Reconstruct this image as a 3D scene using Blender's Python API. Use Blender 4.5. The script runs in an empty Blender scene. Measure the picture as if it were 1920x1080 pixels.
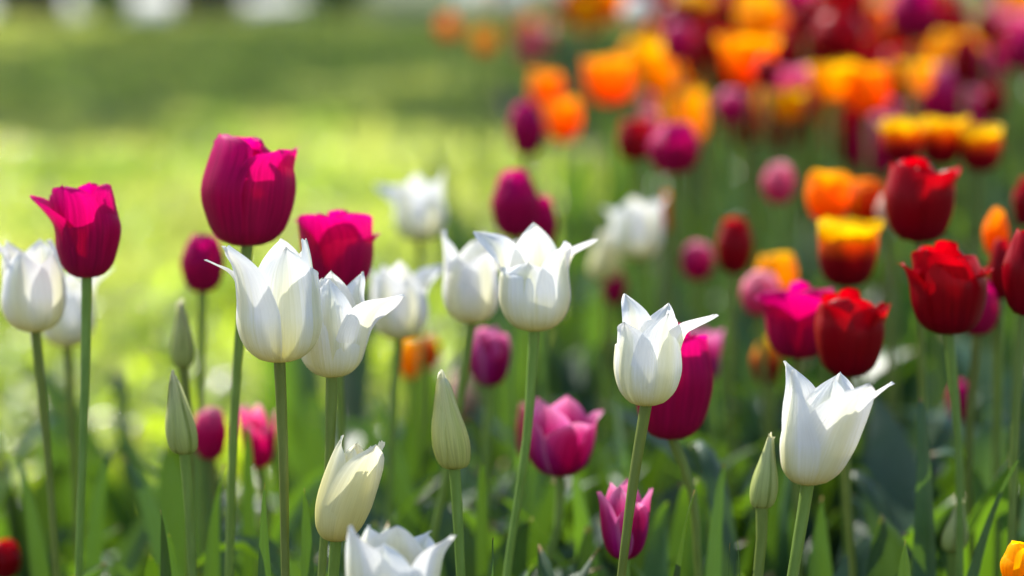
import bpy, math, random
import numpy as np
from mathutils import Vector, noise
R = math.radians
sc = bpy.context.scene
# ------------------------------------------------------------------ camera
CAM_Z = 0.62
FPX = 85 / 36 * 1920            # focal length in pixels of the 1920 px wide frame
PITCH = math.atan(650 / FPX)
FOCUS = 1.15
cam = bpy.data.cameras.new('camera')
cam.lens = 85; cam.sensor_width = 36
cam.clip_start = 0.05; cam.clip_end = 500
cam.dof.use_dof = True; cam.dof.focus_distance = FOCUS; cam.dof.aperture_fstop = 3.8
co = bpy.data.objects.new('camera', cam); sc.collection.objects.link(co)
co.location = (0, 0, CAM_Z); co.rotation_euler = (math.pi / 2 - PITCH, 0, 0)
sc.camera = co
# ------------------------------------------------------------------ sky, sun, exposure
SUN_EL, SUN_AZ = 43, -38        # azimuth from +Y, positive to the right
world = bpy.data.worlds.new('World'); sc.world = world; world.use_nodes = True
wn = world.node_tree; bg = wn.nodes['Background']
sky = wn.nodes.new('ShaderNodeTexSky'); sky.sky_type = 'NISHITA'; sky.sun_disc = False
sky.sun_elevation = R(SUN_EL); sky.sun_rotation = R(SUN_AZ) % (2 * math.pi)
wn.links.new(sky.outputs[0], bg.inputs[0]); bg.inputs[1].default_value = 0.15
sl = bpy.data.lights.new('sun', 'SUN'); sl.energy = 5.0; sl.angle = R(0.5); sl.color = (1, .95, .86)
so = bpy.data.objects.new('sun', sl); sc.collection.objects.link(so)
sdir = Vector((math.sin(R(SUN_AZ)) * math.cos(R(SUN_EL)), math.cos(R(SUN_AZ)) * math.cos(R(SUN_EL)), math.sin(R(SUN_EL))))
so.rotation_euler = (-sdir).to_track_quat('-Z', 'Y').to_euler(); so.location = (-2, 6, 8)
sc.view_settings.view_transform = 'Standard'; sc.view_settings.look = 'None'
sc.view_settings.exposure = 0.88; sc.view_settings.gamma = 1
sc.cycles.max_bounces = 10; sc.cycles.diffuse_bounces = 5; sc.cycles.transmission_bounces = 6
sc.cycles.sample_clamp_indirect = 6

rnd = random.Random(11)
def P(x, y, d):
    """world point seen at photo pixel (x, y) at depth d along the optical axis"""
    cx = (x - 960) / FPX * d; cy = -(y - 540) / FPX * d
    s, c = math.sin(PITCH), math.cos(PITCH)
    return Vector((cx, d * c + cy * s, CAM_Z - d * s + cy * c))

# ------------------------------------------------------------------ materials
def new_mat(name):
    m = bpy.data.materials.new(name); m.use_nodes = True
    nt = m.node_tree; nt.nodes.clear()
    return m, nt
def N(nt, t, **kw):
    n = nt.nodes.new(t)
    for k, v in kw.items():
        if k.startswith('i'):
            n.inputs[int(k[1:])].default_value = v
        else: setattr(n, k, v)
    return n
def thin_shader(nt, col, tcol, trans, rough, spec, normal=None, sheen=0):
    out = N(nt, 'ShaderNodeOutputMaterial'); p = N(nt, 'ShaderNodeBsdfPrincipled')
    p.inputs['Roughness'].default_value = rough; p.inputs['Specular IOR Level'].default_value = spec
    if sheen: p.inputs['Sheen Weight'].default_value = sheen
    t = N(nt, 'ShaderNodeBsdfTranslucent'); mx = N(nt, 'ShaderNodeMixShader')
    mx.inputs[0].default_value = trans
    for s, n_, i in ((col, p, 'Base Color'), (tcol, t, 'Color')):
        if isinstance(s, tuple): n_.inputs[i].default_value = (*s, 1)
        else: nt.links.new(s, n_.inputs[i])
    if normal: nt.links.new(normal, p.inputs['Normal']); nt.links.new(normal, t.inputs['Normal'])
    nt.links.new(p.outputs[0], mx.inputs[1]); nt.links.new(t.outputs[0], mx.inputs[2])
    nt.links.new(mx.outputs[0], out.inputs[0])
    return p
def mixc(nt, fac, a, b, mode='MIX'):
    m = N(nt, 'ShaderNodeMix', data_type='RGBA', blend_type=mode)
    for s, i in ((fac, 0), (a, 6), (b, 7)):
        if isinstance(s, (int, float)): m.inputs[i].default_value = s
        elif isinstance(s, tuple): m.inputs[i].default_value = (*s, 1)
        else: nt.links.new(s, m.inputs[i])
    return m.outputs[2]
def math_(nt, op, a, b=0, clamp=False):
    m = N(nt, 'ShaderNodeMath', operation=op); m.use_clamp = clamp
    for s, i in ((a, 0), (b, 1)):
        if isinstance(s, (int, float)): m.inputs[i].default_value = s
        else: nt.links.new(s, m.inputs[i])
    return m.outputs[0]
def ramp(nt, fac, stops):
    r = N(nt, 'ShaderNodeValToRGB'); nt.links.new(fac, r.inputs[0])
    e = r.color_ramp.elements
    while len(e) > 1: e.remove(e[0])
    e[0].position = stops[0][0]; c = stops[0][1]; e[0].color = (*c, 1) if isinstance(c, tuple) else (c, c, c, 1)
    for p, c in stops[1:]:
        k = e.new(p); k.color = (*c, 1) if isinstance(c, tuple) else (c, c, c, 1)
    return r.outputs[0]

def petal_mat(name, along, mid=None, midw=.3, midamt=0., trans=.42, tsat=None, vein=.25, rough=.42, edge=None, spec=.35, bump=.25):
    """along = colour stops from base (0) to tip (1); mid = colour of a flame along the middle."""
    m, nt = new_mat(name)
    uv = N(nt, 'ShaderNodeUVMap', uv_map='UVMap'); sep = N(nt, 'ShaderNodeSeparateXYZ'); nt.links.new(uv.outputs[0], sep.inputs[0])
    X, Y = sep.outputs[0], sep.outputs[1]
    oi = N(nt, 'ShaderNodeObjectInfo')
    mp = N(nt, 'ShaderNodeMapping'); mp.inputs['Scale'].default_value = (46, 2.2, 1)
    cmb = N(nt, 'ShaderNodeCombineXYZ'); nt.links.new(X, cmb.inputs[0]); nt.links.new(Y, cmb.inputs[1])
    rz = math_(nt, 'MULTIPLY', oi.outputs['Random'], 37.0); 
    nt.links.new(cmb.outputs[0], mp.inputs[0])
    add = N(nt, 'ShaderNodeVectorMath', operation='ADD'); nt.links.new(mp.outputs[0], add.inputs[0])
    c2 = N(nt, 'ShaderNodeCombineXYZ'); nt.links.new(rz, c2.inputs[2]); nt.links.new(c2.outputs[0], add.inputs[1])
    ns = N(nt, 'ShaderNodeTexNoise'); ns.inputs['Scale'].default_value = 1; ns.inputs['Detail'].default_value = 3
    nt.links.new(add.outputs[0], ns.inputs['Vector'])
    v = ns.outputs[0]
    av = math_(nt, 'ABSOLUTE', math_(nt, 'SUBTRACT', X, .5))          # 0 middle, .5 edge
    yy = math_(nt, 'ADD', Y, math_(nt, 'MULTIPLY', math_(nt, 'SUBTRACT', v, .5), .16))
    col = ramp(nt, yy, along)
    if mid:
        f = ramp(nt, math_(nt, 'ADD', av, math_(nt, 'MULTIPLY', math_(nt, 'SUBTRACT', v, .5), .22)), [(0, midamt), (midw * .45, midamt * .8), (midw, 0.)])
        f = math_(nt, 'MULTIPLY', f, ramp(nt, Y, [(0, 1.), (.6, .9), (.95, .15)]))
        col = mixc(nt, f, col, mid)
    if edge: col = mixc(nt, ramp(nt, av, [(.38, 0.), (.5, .8)]), col, edge)
    dark = ramp(nt, v, [(.3, 1 - vein), (.65, 1.)])
    col = mixc(nt, 1.0, col, dark, 'MULTIPLY')
    tc = mixc(nt, 1.0, col, tsat, 'MULTIPLY') if tsat else col
    bp = N(nt, 'ShaderNodeBump'); bp.inputs['Strength'].default_value = bump; bp.inputs['Distance'].default_value = .0006
    nt.links.new(v, bp.inputs['Height'])
    thin_shader(nt, col, tc, trans, rough, spec, bp.outputs[0])
    return m
MATS = {
 'white': petal_mat('petal_white', [(0, (.66, .60, .10)), (.08, (.76, .72, .28)), (.26, (.87, .86, .68)), (.44, (.91, .91, .89))], (.80, .77, .34), .22, .6, .33, vein=.07, rough=.5, bump=.6),
 'cream': petal_mat('petal_cream', [(0, (.62, .58, .10)), (.3, (.86, .82, .40)), (.75, (.88, .86, .66)), (1, (.88, .86, .72))], (.84, .78, .28), .3, .6, .4, vein=.1, rough=.5),
 'greenbud': petal_mat('petal_green_bud', [(0, (.42, .52, .12)), (.5, (.62, .68, .24)), (.85, (.74, .76, .38)), (1, (.84, .80, .55))], (.26, .34, .06), .08, .95, .4, vein=.25, rough=.5),
 'palebud': petal_mat('petal_pale_bud', [(0, (.52, .56, .12)), (.4, (.82, .82, .32)), (.8, (.88, .88, .50)), (1, (.90, .90, .72))], (.64, .70, .18), .14, .55, .48, vein=.2, rough=.5),
 'magenta': petal_mat('petal_magenta', [(0, (.50, .14, .24)), (.07, (.46, .01, .09)), (.4, (.60, .0, .11)), (.8, (.72, .0, .21)), (1, (.76, .01, .30))], None, trans=.52, vein=.35, tsat=(1.2, .4, 1.0), rough=.5, spec=.14, bump=.5),
 'red': petal_mat('petal_red', [(0, (.20, .0, .02)), (.3, (.34, .0, .008)), (1, (.50, .0, .014))], None, trans=.44, vein=.3, tsat=(1.6, .2, .5), rough=.34, spec=.14),
 'hotpink': petal_mat('petal_hot_pink', [(0, (.50, .01, .08)), (.45, (.75, .0, .14)), (.75, (.88, .10, .30)), (1, (.92, .50, .58))], None, trans=.5, vein=.2, spec=.15),
 'pink': petal_mat('petal_pink', [(0, (.42, .01, .15)), (.3, (.55, .01, .26)), (.6, (.74, .08, .38)), (1, (.88, .34, .56))], (.42, .0, .09), .36, 1., .5, vein=.25, edge=(.82, .24, .52), spec=.15),
 'palepink': petal_mat('petal_pale_pink', [(0, (.72, .02, .18)), (.35, (.86, .10, .30)), (.7, (.93, .34, .46)), (1, (.95, .56, .60))], None, trans=.62, vein=.15),
 'orange': petal_mat('petal_orange', [(0, (.88, .14, .0)), (.4, (.95, .34, .0)), (.8, (.95, .46, .0)), (1, (.95, .56, .01))], None, trans=.6, vein=.15, tsat=(1.3, 1.1, .3), spec=.1),
 'yellow': petal_mat('petal_yellow', [(0, (.90, .40, .0)), (.5, (.95, .56, .0)), (1, (.95, .68, .01))], None, trans=.6, vein=.12, tsat=(1.2, 1.1, .3), spec=.1),
 'flame': petal_mat('petal_flame', [(0, (.26, .0, .02)), (.34, (.36, .0, .01)), (.50, (.88, .14, .0)), (.64, (.95, .50, .0)), (1, (.95, .68, .01))], None, trans=.52, vein=.15, spec=.15),
 'flame2': petal_mat('petal_flame_edge', [(0, (.75, .04, .0)), (.5, (.90, .11, .0)), (1, (.95, .28, .0))], (.60, .0, .0), .3, .8, .55, vein=.15, edge=(.93, .50, .0), spec=.15),
 'peach': petal_mat('petal_peach', [(0, (.80, .50, .30)), (.5, (.82, .52, .38)), (1, (.84, .66, .52))], None, trans=.42, vein=.12),
}
def plant_mat(name, c1, c2, t1, trans, rough=.42, spec=.4, vscale=(60, 2), attr=False, rvar=False, tip=False, patchy=None):
    m, nt = new_mat(name)
    uv = N(nt, 'ShaderNodeUVMap', uv_map='UVMap')
    mp = N(nt, 'ShaderNodeMapping'); mp.inputs['Scale'].default_value = (*vscale, 1); nt.links.new(uv.outputs[0], mp.inputs[0])
    ns = N(nt, 'ShaderNodeTexNoise'); ns.inputs['Scale'].default_value = 1; ns.inputs['Detail'].default_value = 2; nt.links.new(mp.outputs[0], ns.inputs['Vector'])
    geo = N(nt, 'ShaderNodeNewGeometry'); oi = N(nt, 'ShaderNodeObjectInfo')
    big = N(nt, 'ShaderNodeTexNoise'); big.inputs['Scale'].default_value = 45; big.inputs['Detail'].default_value = 4; nt.links.new(geo.outputs['Position'], big.inputs['Vector'])
    f = math_(nt, 'ADD', math_(nt, 'MULTIPLY', ns.outputs[0], .55), math_(nt, 'MULTIPLY', big.outputs[0], .45))
    col = mixc(nt, ramp(nt, f, [(.35, 0.), (.68, 1.)]), c1, c2)
    rv = geo.outputs['Random Per Island'] if attr else oi.outputs['Random']
    hs = N(nt, 'ShaderNodeHueSaturation'); nt.links.new(col, hs.inputs['Color'])
    nt.links.new(math_(nt, 'ADD', .47, math_(nt, 'MULTIPLY', rv, .06)), hs.inputs['Hue'])
    nt.links.new(math_(nt, 'ADD', .7, math_(nt, 'MULTIPLY', rv, .6)), hs.inputs['Value'])
    bp = N(nt, 'ShaderNodeBump'); bp.inputs['Strength'].default_value = .25; bp.inputs['Distance'].default_value = .0006
    nt.links.new(ns.outputs[0], bp.inputs['Height'])
    res = hs.outputs[0]
    if tip:                                      # dry brown leaf tips
        sp = N(nt, 'ShaderNodeSeparateXYZ'); nt.links.new(uv.outputs[0], sp.inputs[0])
        res = mixc(nt, ramp(nt, math_(nt, 'ADD', sp.outputs[1], math_(nt, 'MULTIPLY', big.outputs[0], .02)), [(.975, 0.), (.995, 1.)]), res, (.30, .20, .07))
    if attr:                                     # leaves differ in how much light they let through
        h2 = N(nt, 'ShaderNodeHueSaturation'); h2.inputs['Color'].default_value = (*t1, 1)
        rv2 = math_(nt, 'FRACT', math_(nt, 'MULTIPLY', rv, 17.3))
        if patchy:                              # dapples painted into the lawn: noise patches of darker, greener colour
            pn = N(nt, 'ShaderNodeTexNoise'); pn.inputs['Scale'].default_value = 1.7; pn.inputs['Detail'].default_value = 5; pn.inputs['Roughness'].default_value = .65
            nt.links.new(geo.outputs['Position'], pn.inputs['Vector'])
            pf = ramp(nt, pn.outputs[0], [(.47, 0.), (.58, 1.)])
            nt.links.new(mixc(nt, pf, t1, patchy), h2.inputs['Color']); res = mixc(nt, pf, res, (.05, .11, .02))
        nt.links.new(math_(nt, 'ADD', .35, math_(nt, 'MULTIPLY', math_(nt, 'POWER', rv2, 1.6), 1.9)), h2.inputs['Value']); t1 = h2.outputs[0]
    p = thin_shader(nt, res, t1, trans, rough, spec, bp.outputs[0])
    if rvar: nt.links.new(math_(nt, 'ADD', .10, math_(nt, 'MULTIPLY', rv, .5)), p.inputs['Roughness'])
    return m
LEAF = plant_mat('tulip_leaf', (.028, .068, .028), (.06, .122, .06), (.13, .27, .006), .20, rough=.42, spec=.35, tip=True)
LEAFM = plant_mat('tulip_leaf_mass', (.024, .058, .026), (.055, .11, .055), (.16, .32, .008), .23, rough=.4, spec=.4, tip=True, attr=True)
STEM = plant_mat('tulip_stem', (.14, .21, .03), (.21, .29, .06), (.36, .44, .04), .24, rough=.5, spec=.3, vscale=(6, 30))
GRASS = plant_mat('grass_blade', (.10, .17, .018), (.22, .30, .045), (.80, .83, .17), .53, rough=.3, spec=.45, attr=True, rvar=True, patchy=(.42, .60, .08))
WEED = plant_mat('weed_leaf', (.07, .14, .012), (.15, .24, .02), (.52, .68, .02), .5, rough=.3, spec=.45, attr=True, rvar=True)
TREELEAF = plant_mat('tree_leaf', (.04, .09, .02), (.07, .13, .03), (.2, .35, .03), .35, attr=True)

def ground_mat(name, c1, c2, c3, scale, bump=.6, rough=.95):
    m, nt = new_mat(name)
    g = N(nt, 'ShaderNodeNewGeometry')
    a = N(nt, 'ShaderNodeTexNoise'); a.inputs['Scale'].default_value = scale; a.inputs['Detail'].default_value = 8
    b = N(nt, 'ShaderNodeTexNoise'); b.inputs['Scale'].default_value = scale * .08; b.inputs['Detail'].default_value = 4
    for q in (a, b): nt.links.new(g.outputs['Position'], q.inputs['Vector'])
    col = mixc(nt, ramp(nt, a.outputs[0], [(.35, 0.), (.65, 1.)]), c1, c2)
    col = mixc(nt, ramp(nt, b.outputs[0], [(.4, 0.), (.65, 1.)]), col, c3)
    bp = N(nt, 'ShaderNodeBump'); bp.inputs['Strength'].default_value = bump; bp.inputs['Distance'].default_value = .01
    nt.links.new(a.outputs[0], bp.inputs['Height'])
    p = N(nt, 'ShaderNodeBsdfPrincipled'); p.inputs['Roughness'].default_value = rough
    nt.links.new(col, p.inputs['Base Color']); nt.links.new(bp.outputs[0], p.inputs['Normal'])
    o = N(nt, 'ShaderNodeOutputMaterial'); nt.links.new(p.outputs[0], o.inputs[0])
    return m
SOIL = ground_mat('soil', (.05, .034, .022), (.11, .075, .05), (.16, .11, .075), 60)
TURF = ground_mat('turf_ground', (.05, .08, .01), (.11, .15, .02), (.07, .07, .02), 50)
GRAVEL = ground_mat('gravel', (.62, .60, .55), (.78, .76, .72), (.7, .68, .63), 40)
BARK = ground_mat('bark', (.05, .038, .028), (.12, .09, .065), (.08, .07, .05), 18, 1.0)

# ------------------------------------------------------------------ mesh helpers
def link(name, me, mat, parent=None):
    o = bpy.data.objects.new(name, me); sc.collection.objects.link(o)
    if mat and not me.materials: me.materials.append(mat)
    if parent: o.parent = parent
    return o
def tag(o, label=None, cat=None, group=None, kind=None):
    for k, v in (('label', label), ('category', cat), ('group', group), ('kind', kind)):
        if v: o[k] = v
    return o
def grid_mesh(name, P_, uvs=True):
    """P_: array (n, m, 3) -> smooth grid mesh with UV (x across, y along)"""
    n, m = P_.shape[:2]
    me = bpy.data.meshes.new(name)
    i, j = np.meshgrid(np.arange(n - 1), np.arange(m - 1), indexing='ij')
    a = (i * m + j).ravel(); f = np.stack([a, a + 1, a + m + 1, a + m], 1)
    fill(me, P_.reshape(-1, 3), f)
    V, U = np.meshgrid(np.linspace(0, 1, m), np.linspace(0, 1, n))
    uv = np.stack([V, U], 2).reshape(-1, 2)
    l = me.uv_layers.new(name='UVMap'); l.data.foreach_set('uv', uv[f.ravel()].astype(np.float32).ravel())
    return me
def fill(me, v, f):
    k = f.shape[1]
    me.vertices.add(len(v)); me.vertices.foreach_set('co', np.asarray(v, np.float32).ravel())
    me.loops.add(f.size); me.loops.foreach_set('vertex_index', f.ravel().astype(np.int32))
    me.polygons.add(len(f)); me.polygons.foreach_set('loop_start', np.arange(0, f.size, k, dtype=np.int32))
    me.polygons.foreach_set('loop_total', np.full(len(f), k, np.int32))
    me.polygons.foreach_set('use_smooth', np.ones(len(f), bool))
    me.update(); me.validate()
def merge_arrays(parts):
    """parts: list of (verts, quads, uv) -> one"""
    off = 0; V = []; F = []; U = []
    for v, f, u in parts:
        V.append(v); F.append(f + off); U.append(u); off += len(v)
    return np.concatenate(V), np.concatenate(F), np.concatenate(U)
def grid_arrays(P_):
    n, m = P_.shape[:2]
    i, j = np.meshgrid(np.arange(n - 1), np.arange(m - 1), indexing='ij')
    a = (i * m + j).ravel(); f = np.stack([a, a + 1, a + m + 1, a + m], 1)
    V, U = np.meshgrid(np.linspace(0, 1, m), np.linspace(0, 1, n))
    return P_.reshape(-1, 3), f, np.stack([V, U], 2).reshape(-1, 2)
def mesh_from(name, parts):
    v, f, u = merge_arrays(parts); me = bpy.data.meshes.new(name); fill(me, v, f)
    l = me.uv_layers.new(name='UVMap'); l.data.foreach_set('uv', u[f.ravel()].astype(np.float32).ravel())
    return me
def cr(knots, u):
    """smooth interpolation through knots [(u, val)]"""
    k = np.array(knots, float); x, y = k[:, 0], k[:, 1]
    m = np.gradient(y, x)
    i = np.clip(np.searchsorted(x, u) - 1, 0, len(x) - 2)
    h = x[i + 1] - x[i]; t = (u - x[i]) / h
    return ((2*t**3 - 3*t**2 + 1) * y[i] + (t**3 - 2*t**2 + t) * h * m[i] + (-2*t**3 + 3*t**2) * y[i+1] + (t**3 - t**2) * h * m[i+1])

def petal_points(kind, Rr, H, az, tip_r, tip_z, wsc=1., inner=False, seed=0, n=22, m=15, ruffle=1., lean=(0, 0)):
    g = np.random.default_rng(seed)
    u = np.linspace(0, 1, n) ** .92
    if kind == 'cup': u = 1 - (1 - np.linspace(0, 1, n)) ** 1.45
    straight = kind == 'lilys'
    if straight: kind = 'lily'
    if straight:
        fl = tip_r - 1
    if kind == 'lily':
        r = cr([(0, .08), (.07, .40), (.18, .72), (.36, .96), (.56, 1.03 + .10 * fl), (.78, 1.0 + .42 * fl), (1, tip_r)], u) if straight else cr([(0, .08), (.07, .41), (.18, .75), (.36, .99), (.56, .98), (.78, .62 + .34 * tip_r if tip_r < 1 else .90 + .36 * (tip_r - .95)), (1, tip_r)], u)
        zk = [(0, 0), (.07, .018), (.18, .10), (.36, .29), (.56, .52), (.78, .52 + (tip_z - .52) * .60), (1, tip_z)]
        w = cr([(0, .16), (.07, .48), (.2, .88), (.4, 1.08), (.58, .98), (.74, .74), (.87, .40), (.95, .16), (.985, .05), (1, .0)], u)
        rcs = np.interp(u, [0, .35, .7, 1], [1.0, 1.0, .95, .6])
    elif kind == 'bud':
        r = cr([(0, .15), (.1, .68), (.28, 1.0), (.45, .92), (.65, .60), (.85, .30), (1, .12 + tip_r * .1)], u)
        zk = [(0, 0), (.1, .03), (.28, .20), (.45, .39), (.65, .62), (.85, .84), (1, tip_z)]
        w = cr([(0, .2), (.1, .7), (.3, 1.25), (.5, 1.05), (.7, .66), (.9, .3), (1, .04)], u)
        rcs = np.interp(u, [0, 1], [1.0, 1.0])
    else:                                           # cup
        r = cr([(0, .10), (.06, .36), (.16, .66), (.36, .92), (.58, 1.0), (.8, .45 + .55 * tip_r if tip_r > 1 else .50 + .48 * tip_r), (1, tip_r)], u)
        zk = [(0, 0), (.07, .015), (.18, .10), (.38, .32), (.58, .55), (.8, .55 + (tip_z - .55) * .60), (1, tip_z)]
        w = cr([(0, .16), (.07, .44), (.2, .82), (.42, 1.10), (.65, 1.12), (.8, 1.0), (.88, .86), (.94, .66), (.98, .40), (1, .04)], u)
        rcs = np.interp(u, [0, .5, 1], [1.0, 1.02, 1.1])
    z = cr(zk, u)
    if inner: r = r * np.interp(u, [0, .3, .75, 1], [.9, .88, .93, 1.0])
    r = r * Rr; z = z * H; w = w * Rr * wsc
    v = np.linspace(-1, 1, m)
    S = w[:, None] * v[None, :]
    rc = np.maximum(r * rcs, Rr * .3)
    if kind == 'bud': rc = np.maximum(r, Rr * .1)
    a = np.clip(S / rc[:, None], -2.0, 2.0)
    rad = r[:, None] - rc[:, None] * (1 - np.cos(a))
    lat = rc[:, None] * np.sin(a)
    U = u[:, None] * np.ones_like(v)[None]; V = v[None] * np.ones_like(u)[:, None]
    ph = g.uniform(0, 6.28, 6)
    # soft unevenness, midrib channel and ruffled edges
    amp = Rr * ruffle * (1.5 if kind == 'bud' else 1.0)
    rad += amp * (.05 * np.sin(3.1 * U + 2.2 * V + ph[0]) * U + .035 * np.sin(6.3 * U + ph[1]) * np.abs(V) * U)
    rad += amp * (.07 * np.abs(V) ** 2.5 * np.sin((11 if kind == 'lily' else 7) * U + ph[2] + np.sign(V) * 1.3) * np.clip(U - .25, 0, 1) * 1.5)
    rad += amp * .045 * np.exp(-(V / .10) ** 2) * np.clip(U * 2, 0, 1) * (1 if kind != 'lily' else 1.3)
    rad += amp * .008 * np.sin(V * 17 + ph[4] + 2 * U) * np.clip(U * 1.6 - .2, 0, 1)
    lat += amp * .06 * np.sin(4 * U + ph[3]) * U
    rad += Rr * (.085 if kind == 'bud' else .03) * V * np.clip(1.4 - U, 0, 1) * (.6 if inner else 1)      # one edge laps over its neighbour
    Z = z[:, None] + 0 * V
    tipdrop = .04 if kind == 'lily' else .015
    Z = Z + H * tipdrop * .6 * np.sin(7 * V + ph[5]) * np.clip(U - .7, 0, 1)
    if kind == 'cup':
        notch = g.uniform(-.02, .018)
        Z = Z - H * notch * np.exp(-(V / .16) ** 2) * np.clip((U - .8) * 5, 0, 1)
        Z = Z + H * .012 * np.sin(V * 4 + ph[1]) * np.clip((U - .75) * 4, 0, 1)
    if kind == 'lily' and tip_r > 1.15 and abs(math.sin(R(az))) > .75:                 # strongly flared petals roll so that they show their face
        tw = math.copysign(min(.75, (tip_r - .9) * .9), -math.sin(R(az))) * np.clip((u - .42) / .4, 0, 1)[:, None] * (1 if seed % 3 else -.6)
        Z = Z - .75 * lat * np.sin(tw); rad = rad + .55 * lat * np.sin(tw); lat = lat * np.cos(tw)
    A = R(az)
    # az 0 faces the camera (-Y), 90 points right (+X)
    dx, dy = math.sin(A), -math.cos(A); lx, ly = math.cos(A), math.sin(A)
    X = rad * dx + lat * lx + lean[0] * (Z / H); Y = rad * dy + lat * ly + lean[1] * (Z / H)
    return np.stack([X, Y, Z], 2)

def tube_points(pts, radii, n=10, k=18):
    """sweep a circle along a smooth curve through pts"""
    pts = [np.array(p, float) for p in pts]; t = np.concatenate([[0], np.cumsum([np.linalg.norm(b - a) for a, b in zip(pts, pts[1:])])]); t = t / t[-1]; q = np.linspace(0, 1, k)
    C = np.stack([cr(list(zip(t, [p[a] for p in pts])), q) for a in range(3)], 1)
    rr = np.interp(q, np.linspace(0, 1, len(radii)), radii)
    T = np.gradient(C, axis=0); T /= np.linalg.norm(T, axis=1)[:, None]
    ref = np.array([0, 1., 0]) if abs(T[:, 1]).max() < .9 else np.array([1., 0, 0])
    A = np.cross(T, ref); A /= np.linalg.norm(A, axis=1)[:, None]; B = np.cross(T, A)
    th = np.linspace(0, 2 * math.pi, n + 1)
    return C[:, None] + rr[:, None, None] * (np.cos(th)[None, :, None] * A[:, None] + np.sin(th)[None, :, None] * B[:, None])

def leaf_points(base, tip, width, bulge=(0, 0), fold=.35, face=0., n=18, m=7, seed=0, twist=.5, droop=False):
    """a blade from base to tip; bulge = sideways offset (x, y) of the middle; face = direction the blade's side points"""
    g = np.random.default_rng(seed)
    b = np.array(base, float); t = np.array(tip, float); u = np.linspace(0, 1, n)
    c1 = b + (t - b) * np.array([.05, .05, .45]) + np.array([bulge[0], bulge[1], 0]) * .4
    c2 = b + (t - b) * np.array([.45, .45, g.uniform(.80, .98) if not droop else g.uniform(.9, 1.25)]) + np.array([bulge[0], bulge[1], 0])
    U = u[:, None]
    C = (1-U)**3 * b + 3*(1-U)**2*U * c1 + 3*(1-U)*U**2 * c2 + U**3 * t
    T = np.gradient(C, axis=0); T /= np.linalg.norm(T, axis=1)[:, None]
    w = width / 2 * cr([(0, .45), (.2, .8), (.45, 1.0), (.7, .82), (.88, .42), (.97, .13), (1, .02)], u)
    an = face + twist * (u - .3) * g.uniform(.3, 1.4)
    S0 = np.stack([np.cos(an), np.sin(an), 0 * an], 1)
    S = S0 - (S0 * T).sum(1)[:, None] * T; S /= np.linalg.norm(S, axis=1)[:, None]
    Nn = np.cross(T, S)
    v = np.linspace(-1, 1, m)
    ph = g.uniform(0, 6.28, 3)
    off = fold * w[:, None] * (np.abs(v)[None] ** 1.3) * np.interp(u, [0, .3, 1], [1.6, 1, .7])[:, None]
    off = off + width * .05 * np.sin(9 * u + ph[0])[:, None] * v[None] ** 2 + width * .07 * np.sin(11 * u[:, None] + ph[1] + 2 * v[None]) * np.abs(v)[None] ** 2
    return C[:, None] + (w[:, None] * v[None])[..., None] * S[:, None] + off[..., None] * Nn[:, None]

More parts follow.
